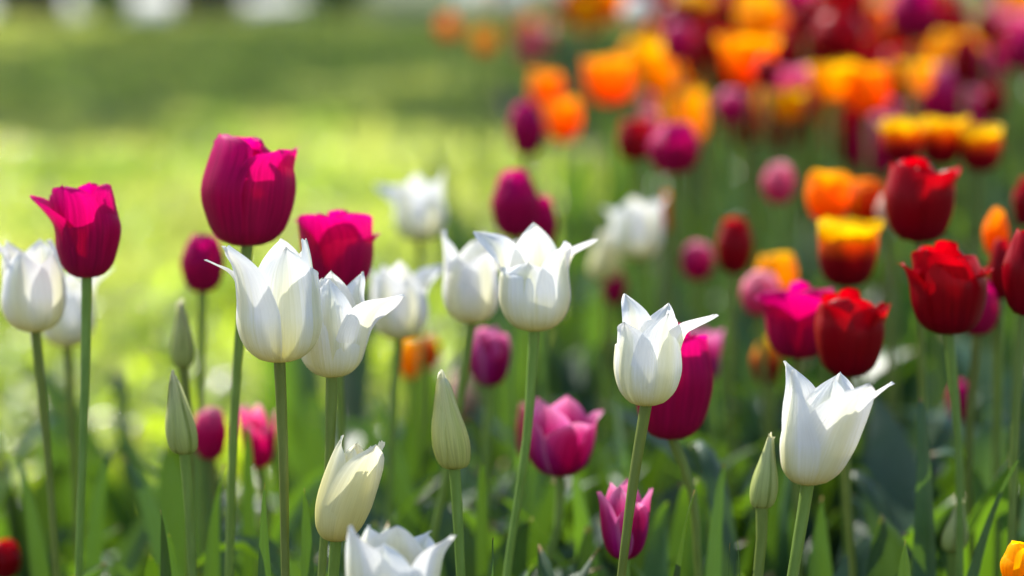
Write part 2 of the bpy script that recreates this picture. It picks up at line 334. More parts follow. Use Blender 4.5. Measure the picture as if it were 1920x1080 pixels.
# ------------------------------------------------------------------ tulips
COLW = {'white': 'white', 'cream': 'cream'}
DEF_TIP = {'lily': (1.0, 1.25), 'cup': (.55, .85), 'bud': (0, .5)}
seedc = [100]
def default_petals(kind, rg, openness=0., drop=.0):
    """six petals: (az, tip_r, tip_z, width, inner)"""
    a0 = rg.uniform(0, 60); out = []
    for i in range(6):
        inner = i % 2 == 1
        if kind == 'lily': tr = rg.uniform(.85, 1.3) + openness
        elif kind == 'cup': tr = rg.uniform(.12, .62) + openness
        else: tr = rg.uniform(-.3, .6)
        tz = rg.uniform(.88, 1.0) - (drop if rg.random() < .4 else 0)
        out.append((a0 + 60 * i + rg.uniform(-7, 7), tr, tz, rg.uniform(.95, 1.1), inner))
    return out
def tulip(name, label, kind, mat, x, yb, w, h, d, sx=None, petals=None, lean=0., stem_mid=None, openness=0., nleaf=2, group=None,
          detail=1., leafspec=None, cat='tulip', tilt=0., ymid=None, stem_r=None, leafmat=None, yaw=0., seed=None):
    """(x, yb) pixel of the flower's base, w/h belly width and height in px, d depth; sx the stem's x at the bottom edge"""
    seedc[0] += 17
    sd = seed if seed is not None else seedc[0]
    rg = random.Random(sd)
    s = d / FPX; head = P(x, yb, d); Rr = w * s / 2; H = h * s
    if sx is None: sx = x + rg.uniform(-12, 12)
    low = P(sx, 1080, d) if yb < 1000 else head - Vector((0, 0, .12))
    t = (head.z - low.z); gx = low.x + (low.x - head.x) / max(t, .05) * low.z * .4 if yb < 1000 else head.x + (sx - x) * s
    G = Vector((max(min(gx, head.x + .12), head.x - .12), head.y + rg.uniform(.0, .02), 0))
    root = bpy.data.objects.new(name, None); sc.collection.objects.link(root); root.location = G
    root.empty_display_size = .02
    tag(root, label, cat, group)
    L = Vector((0, 0, 0))
    pet = []
    if petals:
        for p in petals:
            az, tx, ty = p[:3]; ws = p[3] if len(p) > 3 else 1.; inn = p[4] if len(p) > 4 else False
            tz = (yb - ty) / h
            dx = (tx - x - lean * tz) * s / Rr
            sa = math.sin(R(az))
            tr = dx / sa if abs(sa) > .34 else (p[5] if len(p) > 5 else (.75 if kind != 'cup' else .5))
            tz += -tr * w / 2 / h * math.cos(R(az)) * math.sin(PITCH) * -1 * 1.0 if False else tr * (w / 2) / h * math.cos(R(az)) * math.sin(PITCH)
            pet.append((az, tr, tz, ws, inn))
    else: pet = default_petals(kind, rg, openness)
    n, m = (26, 17) if detail >= 1 else ((15, 9) if detail > .4 else (9, 6))
    for i, (az, tr, tz, ws, inn) in enumerate(pet):
        A = petal_points(kind, Rr, H, az, tr, tz, ws, inn, sd * 7 + i, n, m, lean=(lean * s, 0))
        if yaw: pass
        pet[i] = grid_arrays(A)
    hp = head - G
    if detail > .3:
        for A in pet:
            o = link('petal', mesh_from('petal', [A]), MATS[mat], root); o.location = hp; o.rotation_euler = (0, R(tilt), 0)
    else:
        o = link('flower_head', mesh_from('flower_head', pet), MATS[mat], root); o.location = hp; o.rotation_euler = (0, R(tilt), 0)
    # stem
    sr = (stem_r or .0026) * .78 * (1 if detail > .3 else 1.1)
    mid = P(stem_mid[0], stem_mid[1], d) - G if stem_mid else None
    lowl = low - G
    top = np.array(hp) + np.array([0, 0, .0015])
    below = np.array(hp) + (np.array(lowl) - np.array(hp)) * .03
    pts = [(0, 0, -.01)]
    if yb < 1000: pts.append(tuple(lowl))
    if mid is not None: pts.append(tuple(mid))
    else: pts.append(tuple((Vector(lowl) * .5 + hp * .5) + Vector((rg.uniform(-.006, .006), 0, 0))))
    pts.append(tuple(top))
    k = 24 if detail >= 1 else 10
    link('stem', mesh_from('stem', [grid_arrays(tube_points(pts, [sr * 1.25, sr * 1.1, sr, sr * 1.0, sr * 1.0, sr * 1.4], 12 if detail >= 1 else 6, k))]), STEM, root)
    # leaves
    for i in range(nleaf):
        aa = rg.uniform(0, 6.28); hh = rg.uniform(.20, .31); rr = rg.uniform(.03, .11)
        tip = (math.cos(aa) * rr, math.sin(aa) * rr, hh)
        A = leaf_points((math.cos(aa) * .004, math.sin(aa) * .004, 0), tip, rg.uniform(.02, .036), (rg.uniform(-.02, .02), rg.uniform(-.02, .02)), rg.uniform(.2, .6), aa + 1.57 + rg.uniform(-.6, .6), n=14 if detail >= .5 else 8, m=5, seed=sd + i)
        link('leaf', mesh_from('leaf', [grid_arrays(A)]), LEAF, root)
    for q in (leafspec or []):
        tx, ty, bx, wpx, dd = q[:5]; bul = q[5] if len(q) > 5 else 0; face = q[6] if len(q) > 6 else 0.; fo = q[7] if len(q) > 7 else .35
        tipw = P(tx, ty, dd) - G; b = P(bx, 1080, dd); b = Vector((b.x, G.y + (dd - d), 0)) - G
        A = leaf_points(tuple(b), tuple(tipw), .74 * wpx * dd / FPX, (bul * dd / FPX, 0), fo, face, n=26, m=9, seed=int(tx), twist=q[8] if len(q) > 8 else .5)
        link('leaf', mesh_from('leaf', [grid_arrays(A)]), LEAF, root)
    return root

GW, GM, GR = 'white lily-flowered tulips at the front of the bed', 'magenta tulips in the bed', 'red tulips on the right of the bed'
GB, GF, GP = 'closed tulip buds', 'orange and yellow tulips in the bed', 'pink tulips in the bed'
T = tulip
# ---- sharp and nearly sharp tulips
T('white_tulip', 'large crisp white tulip with left petal flared wide, in front of the tallest magenta tulip', 'lily', 'white', 524, 678, 162, 233, 1.15, 535,
  [(-105, 384, 486, .85, True), (-48, 437, 462, .95), (168, 482, 446, 1.0, True, .35), (18, 560, 462, 1.08), (110, 571, 446, .95, True), (66, 586, 500, 1.0)], -4, (531, 850), group=GW,
  leafspec=[(497, 905, 522, 58, 1.16, -26, .35, .5), (570, 915, 578, 50, 1.2, 5, .6, .5), (300, 955, 318, 46, 1.2, 4, .5), (315, 1000, 350, 52, 1.25, -8, .4)], nleaf=1)
T('white_tulip', 'white tulip with one long petal reaching right, before a magenta tulip', 'lilys', 'white', 622, 706, 136, 200, 1.19, 603,
  [(-75, 582, 503, .9, True), (-30, 612, 520, .9, False, .3), (178, 648, 506, .8, True, .4), (135, 680, 508, .85, True), (62, 764, 552, .88), (5, 634, 522, .8, False, .35)], 0, (618, 860), group=GW,
  leafspec=[(462, 800, 452, 46, 1.4, 10, .45), (905, 868, 930, 46, 1.35, -20, .4), (700, 730, 790, 70, 1.6, 20, .3)])
T('white_tulip', 'soft white tulip at the left edge under the leftmost magenta tulip', 'lily', 'white', 66, 622, 122, 178, 1.29, 107,
  [(-80, 2, 455, 1.0, True), (-20, 52, 470, 1.05, False, .35), (175, 22, 446, 1., True), (70, 103, 470, 1.0, True), (125, 92, 448, .8), (-130, 8, 450)], 0, (85, 800), group=GW, openness=-.2)
T('white_tulip', 'blurred white tulip half hidden behind the leftmost magenta tulip', 'lily', 'white', 127, 650, 104, 150, 1.5, 150,
  [(-80, 85, 520, 1, True), (-15, 122, 525), (60, 165, 530, 1), (95, 212, 498, .9, True), (170, 130, 505), (-140, 100, 510)], 0, group=GW, detail=.6)
T('white_tulip', 'wide open white tulip with five spread points in front of a magenta tulip, centre', 'lily', 'white', 1002, 620, 136, 195, 1.24, 950,
  [(-100, 893, 434, .95, True), (178, 1010, 416, .95, True, .4), (-15, 986, 490, .85, False, .9), (62, 1060, 452, 1.0), (98, 1114, 447, .85, True), (-62, 950, 500, 1.0)], 0, (990, 800), group=GW)
T('white_tulip', 'slim white tulip close behind the left petal of the wide open white tulip', 'lily', 'white', 884, 606, 108, 165, 1.36, 800,
  [(-98, 832, 430, .85, True), (-40, 860, 480, 1.0), (150, 905, 432, .95, True, .6), (35, 915, 470, 1.0), (95, 970, 448, .85, True), (175, 890, 450, .8)], 0, (868, 720), group=GW, detail=.7)
T('white_tulip', 'blurred creamy white tulip above the small yellow and orange ones', 'lily', 'white', 748, 636, 106, 140, 1.46, 728,
  [(-95, 698, 500, .9, True), (-30, 722, 510, 1.0), (170, 757, 487, .95, True, .3), (30, 765, 520, 1.0), (98, 832, 497, .95, True), (-150, 715, 495, .9)], 0, group=GW, detail=.7)
T('white_tulip', 'far blurred white tulip standing alone against the sunlit lawn', 'lily', 'white', 787, 452, 96, 130, 1.78, 790,
  [(-98, 703, 345, .8, True), (-35, 755, 345, 1.0), (-165, 762, 322, .8, True), (35, 800, 360, 1), (95, 832, 318, .9, True), (150, 826, 330, .8)], 0, group=GW, detail=.6)
T('white_tulip', 'far blurred white tulip in front of a narrow red tulip', 'lily', 'white', 1192, 486, 98, 118, 1.86, 1190,
  [(-98, 1130, 388, .8, True), (-30, 1172, 380, 1.0), (-165, 1180, 368, .9, True, .3), (30, 1215, 378, 1), (90, 1248, 368, 1.0, True), (150, 1232, 372, .9)], 0, group=GW, detail=.6)
T('white_tulip', 'dull cream tulip low beside the far white tulip and above a purple tulip', 'bud', 'cream', 1135, 528, 62, 100, 1.9, 1130, group=GW, detail=.5, openness=.2)
T('white_tulip', 'crisp white tulip in front of the big drooping magenta tulip', 'lily', 'white', 1212, 760, 124, 208, 1.15, 1165,
  [(-52, 1165, 602, 1.05, False), (-145, 1172, 550, .9, True), (158, 1254, 568, .85, True), (30, 1250, 584, 1.05), (76, 1336, 588, 1.05, True), (-100, 1163, 640, .9)], 10, (1188, 900), group=GW)
T('white_tulip', 'crisp white tulip touching a green bud at lower right', 'lilys', 'white', 1515, 908, 142, 222, 1.13, 1486,
  [(-58, 1478, 688, .95), (-140, 1481, 678, .9, True), (-8, 1532, 704, .85, True, .5), (160, 1588, 699, 1.0, True), (22, 1605, 710, 1.2), (74, 1663, 713, 1.0, True)], 44, (1503, 980), group=GW, stem_r=.0029,
  leafspec=[(1302, 918, 1240, 52, 1.2, -8, .7, .5), (1358, 870, 1322, 62, 1.3, 5, .4), (1540, 930, 1560, 90, 1.35, 0, .2), (1480, 860, 1420, 110, 1.5, 30, .1)])
T('cream_tulip', 'half closed creamy yellow tulip above the lowest white tulip', 'lilys', 'cream', 630, 1014, 106, 200, 1.15, 638,
  [(-75, 646, 812, 1.05), (22, 704, 826, 1.2), (-170, 668, 828, .9, True, .2), (75, 717, 822, 1.05, True), (140, 695, 835, 1, True), (-30, 664, 832, .95, True)], 50, group=GW, nleaf=1)
T('white_tulip', 'white tulip cut off by the bottom edge, nearest of all', 'lilys', 'white', 735, 1168, 168, 200, 1.06, 735,
  [(-50, 660, 973, 1.15, False), (-120, 690, 985, 1.0, True), (-8, 662, 1010, .8, False, .9), (175, 745, 985, 1.15, True, .4), (80, 852, 998, 1.0), (140, 800, 1000, .8, True)], 0, group=GW, nleaf=0)
# ---- buds
T('tulip_bud', 'green pointed bud with a nodding tip, in front of pink tulips at left', 'bud', 'greenbud', 346, 852, 58, 162, 1.21, 361, lean=-20, group=GB, stem_mid=(355, 950), cat='tulip bud', nleaf=1,
  leafspec=[(418, 870, 388, 60, 1.3, -16, .5), (230, 850, 350, 74, 1.45, 45, .2), (30, 850, 90, 60, 1.4, 20, .3), (215, 850, 150, 55, 1.45, -20, .4)])
T('tulip_bud', 'slender green bud directly above the nodding green bud', 'bud', 'greenbud', 344, 690, 44, 136, 1.36, 356, lean=-3, group=GB, cat='tulip bud', stem_mid=(350, 730), nleaf=1, detail=.8)
T('tulip_bud', 'pale yellow green closed bud left of the pink tulip', 'bud', 'palebud', 852, 880, 66, 192, 1.19, 864, lean=-24, group=GB, cat='tulip bud', stem_mid=(858, 960), nleaf=1,
  leafspec=[(925, 1008, 925, 26, 1.17, 0, 1.2)])
T('tulip_bud', 'small green bud leaning against the lower right white tulip', 'bud', 'greenbud', 1428, 953, 50, 148, 1.125, 1421, lean=16, group=GB, cat='tulip bud', stem_mid=(1428, 1010), nleaf=0,
  leafspec=[(1383, 1012, 1400, 16, 1.13, 4, .6), (1368, 1018, 1362, 18, 1.16, 0, .9)])
T('tulip_bud', 'dark green bud low among the leaves at right', 'bud', 'greenbud', 1786, 1035, 48, 105, 1.3, 1780, lean=12, group=GB, cat='tulip bud', nleaf=1, detail=.8,
  leafspec=[(1728, 745, 1745, 78, 1.3, 6, .25, .25), (1698, 1012, 1700, 80, 1.2, 0, .1, .2), (1935, 830, 1760, 62, 1.25, -40, .4)])
# ---- magenta tulips
T('magenta_tulip', 'leftmost magenta tulip with one petal opened to the left', 'cup', 'magenta', 163, 520, 122, 178, 1.24, 148,
  [(-80, 68, 368, 1.1, False), (-32, 135, 350, 1.05, False), (38, 186, 366, 1.1), (175, 150, 343, 1.0, True, .0), (98, 206, 345, 1.1, True), (-140, 120, 352, 1.0, True)], 8, (160, 700), group=GM)
T('magenta_tulip', 'tallest magenta tulip, large and round, against the lawn', 'cup', 'magenta', 464, 460, 172, 205, 1.26, 430,
  [(-70, 420, 254, 1.1), (-10, 470, 300, 1.05, True, .55), (50, 528, 282, 1.0), (95, 560, 278, .9, True), (165, 500, 258, 1.1, False, .05), (-130, 432, 252, 1.0, True)], 8, (444, 700), group=GM, stem_r=.0029)
T('magenta_tulip', 'small blurred magenta tulip left of the tallest one', 'cup', 'magenta', 380, 548, 82, 112, 1.5, 386, group=GM, detail=.6, openness=.1, seed=9)
T('magenta_tulip', 'broad magenta tulip behind the white tulip with the long right petal', 'cup', 'magenta', 632, 550, 132, 155, 1.31, 655,
  [(-80, 560, 412, .9), (-25, 600, 402, 1.1, True, .8), (35, 672, 400, 1.1), (85, 710, 440, 1.0, True), (170, 640, 392, 1.2, False, .05), (-140, 590, 400, 1.1, True)], 4, group=GM, detail=.9)
T('magenta_tulip', 'upright magenta tulip behind the wide open white tulip', 'cup', 'magenta', 965, 446, 88, 130, 1.62, 970, group=GM, detail=.6, openness=.1)
T('magenta_tulip', 'magenta tulip peeking out at the right side of the upright magenta one', 'cup', 'magenta', 1016, 470, 58, 105, 1.66, 1010, group=GM, detail=.6)
T('magenta_tulip', 'narrow purple magenta tulip left of an orange tulip, high in the centre', 'cup', 'magenta', 988, 292, 68, 106, 2.05, 985, group=GM, detail=.6)
T('magenta_tulip', 'round magenta tulip below a pale pink one, right of centre', 'cup', 'magenta', 1262, 326, 100, 98, 1.85, 1262, group=GM, detail=.6)
T('magenta_tulip', 'large drooping magenta tulip behind the crisp white tulip, right of centre', 'cup', 'magenta', 1258, 822, 146, 218, 1.28, 1310, group=GM, lean=8,
  petals=[(-70, 1200, 640, 1.1), (-10, 1250, 640, 1.1, True, .6), (40, 1300, 625, 1.1), (85, 1318, 640, 1.1, True), (170, 1270, 605, 1.1, False, .05), (-140, 1230, 610, 1.1, True)], stem_mid=(1292, 900))
T('magenta_tulip', 'wide magenta tulip tucked behind the left side of the glossy red tulip', 'cup', 'magenta', 1496, 672, 126, 148, 1.4, 1500, group=GM, detail=.9,
  petals=[(-80, 1418, 555, 1.1), (-25, 1460, 545, 1.1), (35, 1520, 540, 1.1), (85, 1560, 540), (170, 1530, 525, 1.2, False, .05), (-140, 1450, 545, 1.1)])
T('magenta_tulip', 'magenta tulip half hidden behind the lower right red tulip', 'cup', 'magenta', 1832, 628, 78, 105, 1.42, 1825, group=GM, detail=.8)
T('magenta_tulip', 'short dark purple tulip beneath the cream one', 'cup', 'magenta', 1152, 572, 44, 78, 1.9, 1150, group=GM, detail=.5)
T('magenta_tulip', 'dim magenta tulip deep in the shade behind a tall leaf at right', 'cup', 'magenta', 1800, 792, 46, 85, 1.7, 1800, group=GM, detail=.5)
T('magenta_tulip', 'big purple magenta tulip at the top right', 'cup', 'magenta', 1712, 72, 92, 100, 2.3, 1712, group=GM, detail=.5)
# ---- red tulips
T('red_tulip', 'glossy red tulip with curled petal tips, below the yellow and red one', 'cup', 'red', 1590, 706, 128, 165, 1.33, 1600, group=GR,
  petals=[(-60, 1540, 568, 1.0), (0, 1590, 560, .95, True, .7), (55, 1632, 575, 1.0), (85, 1662, 568, .8, True), (170, 1595, 538, 1.1, False, .05), (-130, 1550, 548, 1.0, True)])
T('red_tulip', 'large dark red tulip at right with a small petal tip sticking out left', 'cup', 'red', 1778, 626, 142, 175, 1.29, 1800, group=GR, lean=-8,
  petals=[(-85, 1688, 492, .7), (-40, 1725, 468, 1.0, True), (30, 1800, 480, 1.15), (85, 1850, 500, 1.0, True), (165, 1775, 450, 1.1, False, .05), (-130, 1735, 460, 1.0, True)], stem_mid=(1795, 800))
T('red_tulip', 'rounded dark red tulip under the row of yellow tulips at right', 'cup', 'red', 1722, 454, 130, 158, 1.4, 1740, group=GR, detail=.9,
  petals=[(-70, 1672, 305, 1.0), (-10, 1710, 318, 1.0, True, .5), (50, 1770, 322, 1.15), (95, 1798, 312, 1.0, True), (165, 1740, 295, 1.1, False, .05), (-140, 1700, 296, 1.0, True)])
T('red_tulip', 'red tulip cut by the right edge at mid height', 'cup', 'red', 1922, 592, 88, 170, 1.27, 1895, group=GR, detail=.9, stem_mid=(1905, 760))
T('red_tulip', 'small very dark red tulip right of the pink one', 'cup', 'red', 1376, 514, 68, 108, 1.7, 1378, group=GR, detail=.6)
T('red_tulip', 'orange red tulip between the lower right red tulip and the right edge', 'cup', 'red', 1876, 562, 48, 118, 1.42, 1870, group=GR, detail=.7)
T('red_tulip', 'red tulip at the right edge above the peach bud', 'cup', 'red', 1918, 425, 40, 95, 1.6, 1918, group=GR, detail=.6)
T('red_tulip', 'red tulip at the left of the pair below the pale pink tulip', 'cup', 'red', 1190, 302, 70, 78, 1.95, 1190, group=GR, detail=.6, openness=.25)
T('red_tulip', 'narrow red tulip just right of the far white tulip', 'cup', 'flame2', 1252, 435, 26, 75, 1.95, 1252, group=GR, detail=.5)
T('red_tulip', 'red tulip partly cut by the lower left corner', 'cup', 'red', 10, 1085, 60, 76, 1.45, 12, group=GR, detail=.6)
# ---- pink tulips
T('pink_tulip', 'pale and deep pink tulip low in the centre below the wide open white tulip', 'lilys', 'pink', 1050, 892, 122, 150, 1.36, 1020, group=GP,
  petals=[(-82, 990, 762, .95), (-28, 1016, 744, .95, True), (22, 1080, 786, 1.05), (84, 1127, 764, .95), (165, 1068, 742, 1.0, True), (-140, 1008, 746, .9, True)])
T('pink_tulip', 'soft pink tulip beneath the slim white tulip', 'cup', 'pink', 918, 724, 76, 112, 1.5, 915, group=GP, detail=.7, openness=.2)
T('pink_tulip', 'pink tulip crossed by the stem of the crisp white tulip', 'lilys', 'pink', 1170, 1048, 86, 150, 1.24, 1170, group=GP,
  petals=[(-70, 1122, 918, 1.0), (-15, 1160, 905, .95, True), (28, 1192, 935, 1.0), (78, 1219, 912, .95), (165, 1165, 896, 1., True), (-140, 1145, 905, .9, True)])
T('pink_tulip', 'hot pink tulip behind the nodding green bud', 'cup', 'hotpink', 395, 862, 66, 106, 1.5, 395, group=GP, detail=.7, openness=.1)
T('pink_tulip', 'hot pink tulip with spread petals right of the nodding green bud', 'lilys', 'hotpink', 486, 878, 62, 128, 1.5, 486, group=GP, detail=.7,
  petals=[(-85, 445, 750, .8), (-25, 468, 790, .7), (40, 500, 800, .7), (90, 520, 768, .7), (175, 485, 755, .8, False, .05), (-140, 455, 758, .8)])
T('pink_tulip', 'pink tulip with a splayed petal right of the big drooping magenta one', 'lily', 'pink', 1325, 715, 52, 105, 1.6, 1325, group=GP, detail=.7, openness=.3)
T('pink_tulip', 'small pink tulip left of the very dark red one', 'cup', 'hotpink', 1307, 526, 62, 76, 1.85, 1307, group=GP, detail=.5)
T('pink_tulip', 'lone pink tulip left of the orange ones, with open green around it', 'cup', 'palepink', 1460, 382, 60, 80, 1.9, 1460, group=GP, detail=.5)
T('pink_tulip', 'bright pink tulip alone above the green gap, upper right of centre', 'cup', 'hotpink', 1370, 232, 62, 66, 2.2, 1370, group=GP, detail=.5)
T('pink_tulip', 'pale pink tulip resting above the round magenta one', 'cup', 'palepink', 1219, 268, 38, 62, 2.4, 1219, group=GP, detail=.5)
T('pink_tulip', 'pink tulip under a yellow one, left of the wide magenta tulip', 'cup', 'palepink', 1424, 590, 74, 85, 1.65, 1424, group=GP, detail=.6, openness=.1)
T('pink_tulip', 'sliver of a red pink tulip left of the pale and deep pink one', 'cup', 'hotpink', 985, 862, 32, 110, 1.55, 985, group=GP, detail=.5)
# ---- yellow and orange
T('yellow_tulip', 'yellow tulip with deep red base directly above the glossy red tulip', 'cup', 'flame', 1588, 537, 112, 132, 1.48, 1590, group=GF, detail=.8, openness=.8)
T('yellow_tulip', 'yellow tulip at the lower right corner', 'cup', 'yellow', 1912, 1108, 72, 98, 1.14, 1912, group=GF, openness=.15, nleaf=0)
T('yellow_tulip', 'yellow tulip above the pink one, left of the wide magenta tulip', 'cup', 'yellow', 1455, 550, 78, 76, 1.72, 1455, group=GF, detail=.5, openness=.3)
T('yellow_tulip', 'small yellow and red tulip below the wide magenta one', 'cup', 'flame', 1436, 722, 54, 92, 1.7, 1436, group=GF, detail=.6)
T('orange_tulip', 'orange tulip at the left of the pair above the yellow and red one', 'cup', 'orange', 1552, 415, 82, 98, 1.7, 1552, group=GF, detail=.6, openness=.45)
T('orange_tulip', 'red orange tulip at the right of the pair above the yellow and red one', 'cup', 'flame2', 1625, 415, 80, 78, 1.72, 1625, group=GF, detail=.6, openness=.2)
T('peach_tulip', 'pale peach tulip left of the rounded dark red one', 'cup', 'peach', 1660, 425, 38, 62, 1.68, 1660, group=GF, detail=.5)
T('peach_tulip', 'tall peach orange tulip near the right edge', 'cup', 'orange', 1866, 480, 46, 92, 1.5, 1866, group=GF, detail=.6)
T('yellow_tulip', 'small yellow tulip low under the creamy white tulip, left of an orange one', 'cup', 'yellow', 768, 708, 46, 78, 1.85, 768, group=GF, detail=.5)
T('orange_tulip', 'small red orange tulip low under the creamy white tulip', 'cup', 'flame2', 806, 692, 38, 62, 1.9, 806, group=GF, detail=.5)
T('peach_tulip', 'pale peach tulip behind the pale yellow green bud', 'cup', 'peach', 862, 790, 60, 95, 1.95, 868, group=GF, detail=.5)
T('orange_tulip', 'faint orange tulip low between the stems at lower left', 'cup', 'orange', 588, 945, 30, 50, 2.0, 588, group=GF, detail=.5)
T('yellow_tulip', 'leftmost of the yellow tulips in a row above the rounded dark red one', 'cup', 'flame', 1690, 306, 76, 84, 1.8, 1690, group=GF, detail=.6, openness=.85)
T('yellow_tulip', 'pale topped yellow tulip in the middle of the row above the rounded dark red one', 'cup', 'flame', 1765, 310, 78, 94, 1.82, 1765, group=GF, detail=.6, openness=.7)
T('yellow_tulip', 'rightmost of the yellow tulips in a row above the rounded dark red one', 'cup', 'flame', 1838, 322, 80, 90, 1.8, 1838, group=GF, detail=.6, openness=.6)
T('orange_tulip', 'bright orange tulip right of the narrow purple magenta one', 'cup', 'orange', 1056, 266, 66, 84, 2.3, 1056, group=GF, detail=.5, openness=.45)
T('orange_tulip', 'peach orange tulip just above the bright orange one, centre', 'cup', 'orange', 1024, 205, 60, 72, 2.6, 1024, group=GF, detail=.5, openness=.45)
T('orange_tulip', 'large round orange tulip alone at upper centre', 'cup', 'orange', 1142, 196, 92, 90, 2.4, 1142, group=GF, detail=.5, openness=.6)
T('yellow_tulip', 'yellow tulip behind the right shoulder of the large round orange one', 'cup', 'yellow', 1188, 135, 56, 58, 2.8, 1188, group=GF, detail=.5)
T('orange_tulip', 'orange tulip with a small red one in front, upper right of centre', 'cup', 'orange', 1402, 160, 100, 98, 2.35, 1402, group=GF, detail=.5, openness=.7)
T('red_tulip', 'small bright red tulip in front of the orange one, upper right of centre', 'cup', 'red', 1436, 164, 46, 58, 2.2, 1436, group=GR, detail=.5)
T('yellow_tulip', 'small yellow tulip just left of the big yellow and orange pair', 'cup', 'yellow', 1478, 226, 60, 60, 2.3, 1478, group=GF, detail=.5, openness=.75)
T('yellow_tulip', 'yellow tulip forming the left half of the big yellow and orange pair', 'cup', 'yellow', 1556, 190, 76, 76, 2.2, 1556, group=GF, detail=.5, openness=.75)
T('orange_tulip', 'orange tulip forming the right half of the big yellow and orange pair', 'cup', 'orange', 1628, 214, 80, 94, 2.2, 1628, group=GF, detail=.5, openness=.5)
T('yellow_tulip', 'yellow tulip right of the big yellow and orange pair', 'cup', 'yellow', 1716, 178, 66, 68, 2.4, 1716, group=GF, detail=.5, openness=.75)
T('red_tulip', 'large red tulip above the big yellow and orange pair', 'cup', 'red', 1570, 112, 104, 88, 2.3, 1570, group=GR, detail=.5, openness=.2)
T('red_tulip', 'dark red tulip just left of a small amber one at the far right', 'cup', 'red', 1808, 158, 50, 92, 2.3, 1808, group=GR, detail=.5)
T('red_tulip', 'dark red tulip above the rightmost yellow one', 'cup', 'red', 1860, 222, 52, 66, 2.2, 1860, group=GR, detail=.5)
T('red_tulip', 'dark magenta red tulip at the right edge near the top', 'cup', 'magenta', 1912, 132, 52, 82, 2.3, 1912, group=GR, detail=.5)
T('red_tulip', 'soft red tulip near the top right corner', 'cup', 'red', 1850, 80, 46, 62, 2.7, 1850, group=GR, detail=.5)
T('yellow_tulip', 'small amber tulip near the right edge, between two dark red ones', 'cup', 'yellow', 1886, 128, 30, 40, 2.9, 1886, group=GF, detail=.5)
T('yellow_tulip', 'small amber tulip below the big purple magenta one', 'cup', 'yellow', 1735, 92, 30, 44, 2.9, 1735, group=GF, detail=.5)
T('yellow_tulip', 'round yellow tulip at the top, above the orange one with a small red in front', 'cup', 'yellow', 1440, 62, 70, 64, 2.6, 1440, group=GF, detail=.5, openness=.1)
T('red_tulip', 'crimson tulip with pale pink top, left of a second crimson one near the top', 'cup', 'hotpink', 1270, 116, 60, 80, 2.5, 1270, group=GR, detail=.5)
T('red_tulip', 'crimson tulip right of the pale topped crimson one near the top', 'cup', 'red', 1326, 120, 46, 84, 2.4, 1326, group=GR, detail=.5)
T('red_tulip', 'dark red tulip at the top between the round yellow one and the large red one', 'cup', 'red', 1508, 66, 46, 66, 2.5, 1508, group=GR, detail=.5)
T('yellow_tulip', 'small far yellow tulip near the top left end of the bed', 'cup', 'yellow', 908, 98, 44, 46, 3.4, 908, group=GF, detail=.5)
T('orange_tulip', 'small far orange tulip, the leftmost one at the far end of the bed', 'cup', 'orange', 840, 70, 40, 42, 3.8, 840, group=GF, detail=.5)
T('white_tulip', 'white tulip at the very top, the rightmost pale one of the far row', 'cup', 'white', 1196, 52, 62, 60, 3.0, 1196, group='far white tulips', detail=.5)

# ---- the far rows: heads a few pixels large in the blur
ONES = ['first', 'second', 'third', 'fourth', 'fifth', 'sixth', 'seventh', 'eighth', 'ninth']
ORD = ONES + ['tenth', 'eleventh', 'twelfth', 'thirteenth', 'fourteenth', 'fifteenth', 'sixteenth', 'seventeenth', 'eighteenth', 'nineteenth']
for tens, full in (('twenty', 'twentieth'), ('thirty', 'thirtieth'), ('forty', 'fortieth'), ('fifty', 'fiftieth'), ('sixty', 'sixtieth')):
    ORD += [full] + [tens + '-' + o for o in ONES]
far = []
fr = random.Random(5)
def edge_x(D):
    return float(np.interp(D, [0, 1.9, 2.0, 3, 4, 5.3, 6.2, 7.5, 9, 12, 20], [-3, -3, -.34, -.06, .12, .20, .27, .08, -.15, .4, 2.0]))
for x, y, c in ((886, 44, 'white'), (964, 42, 'white'), (1022, 22, 'white')):
    far.append((x, y, c, 3.7))
for x, y, c in ((980, 84, 'yellow'), (1058, 38, 'flame2'), (1100, 62, 'yellow'), (1108, 20, 'flame2'), (1140, 40, 'orange'), (1000, 122, 'palepink'), (930, 8, 'flame2')):
    far.append((x, y, c, 3.9))
for i in range(125):
    x = fr.uniform(1210, 2060); d = fr.uniform(2.7, 4.6)
    z = fr.uniform(.40, .51); y = -110 + FPX * (CAM_Z - z) / d
    far.append((x, y, fr.choice(['red', 'red', 'red', 'orange', 'yellow', 'hotpink', 'red', 'flame', 'flame2', 'magenta']), d))
FW = {'white': 'white', 'yellow': 'yellow', 'flame2': 'red orange', 'orange': 'orange', 'peach': 'peach', 'red': 'red', 'magenta': 'magenta', 'hotpink': 'hot pink', 'flame': 'yellow and red', 'palepink': 'pale pink'}
for i in range(30):
    d = fr.uniform(4.6, 9.0); x = 960 + fr.uniform(max(edge_x(d), -.1) + .25, .27 * d) / d * FPX
    far.append((x, -110 + FPX * (CAM_Z - fr.uniform(.41, .5)) / d, fr.choice(['red', 'hotpink', 'orange', 'yellow', 'red', 'flame2', 'red']), d))
for i in range(26):
    x = fr.uniform(1235, 1960); d = fr.uniform(2.5, 3.2); z = fr.uniform(.37, .47)
    far.append((x, -110 + FPX * (CAM_Z - z) / d, fr.choice(['red', 'hotpink', 'yellow', 'red', 'red', 'yellow']), d))
def band(d): return 'hindmost rows' if d > 4.4 else ('middle far rows' if d > 3.25 else 'nearer far rows')
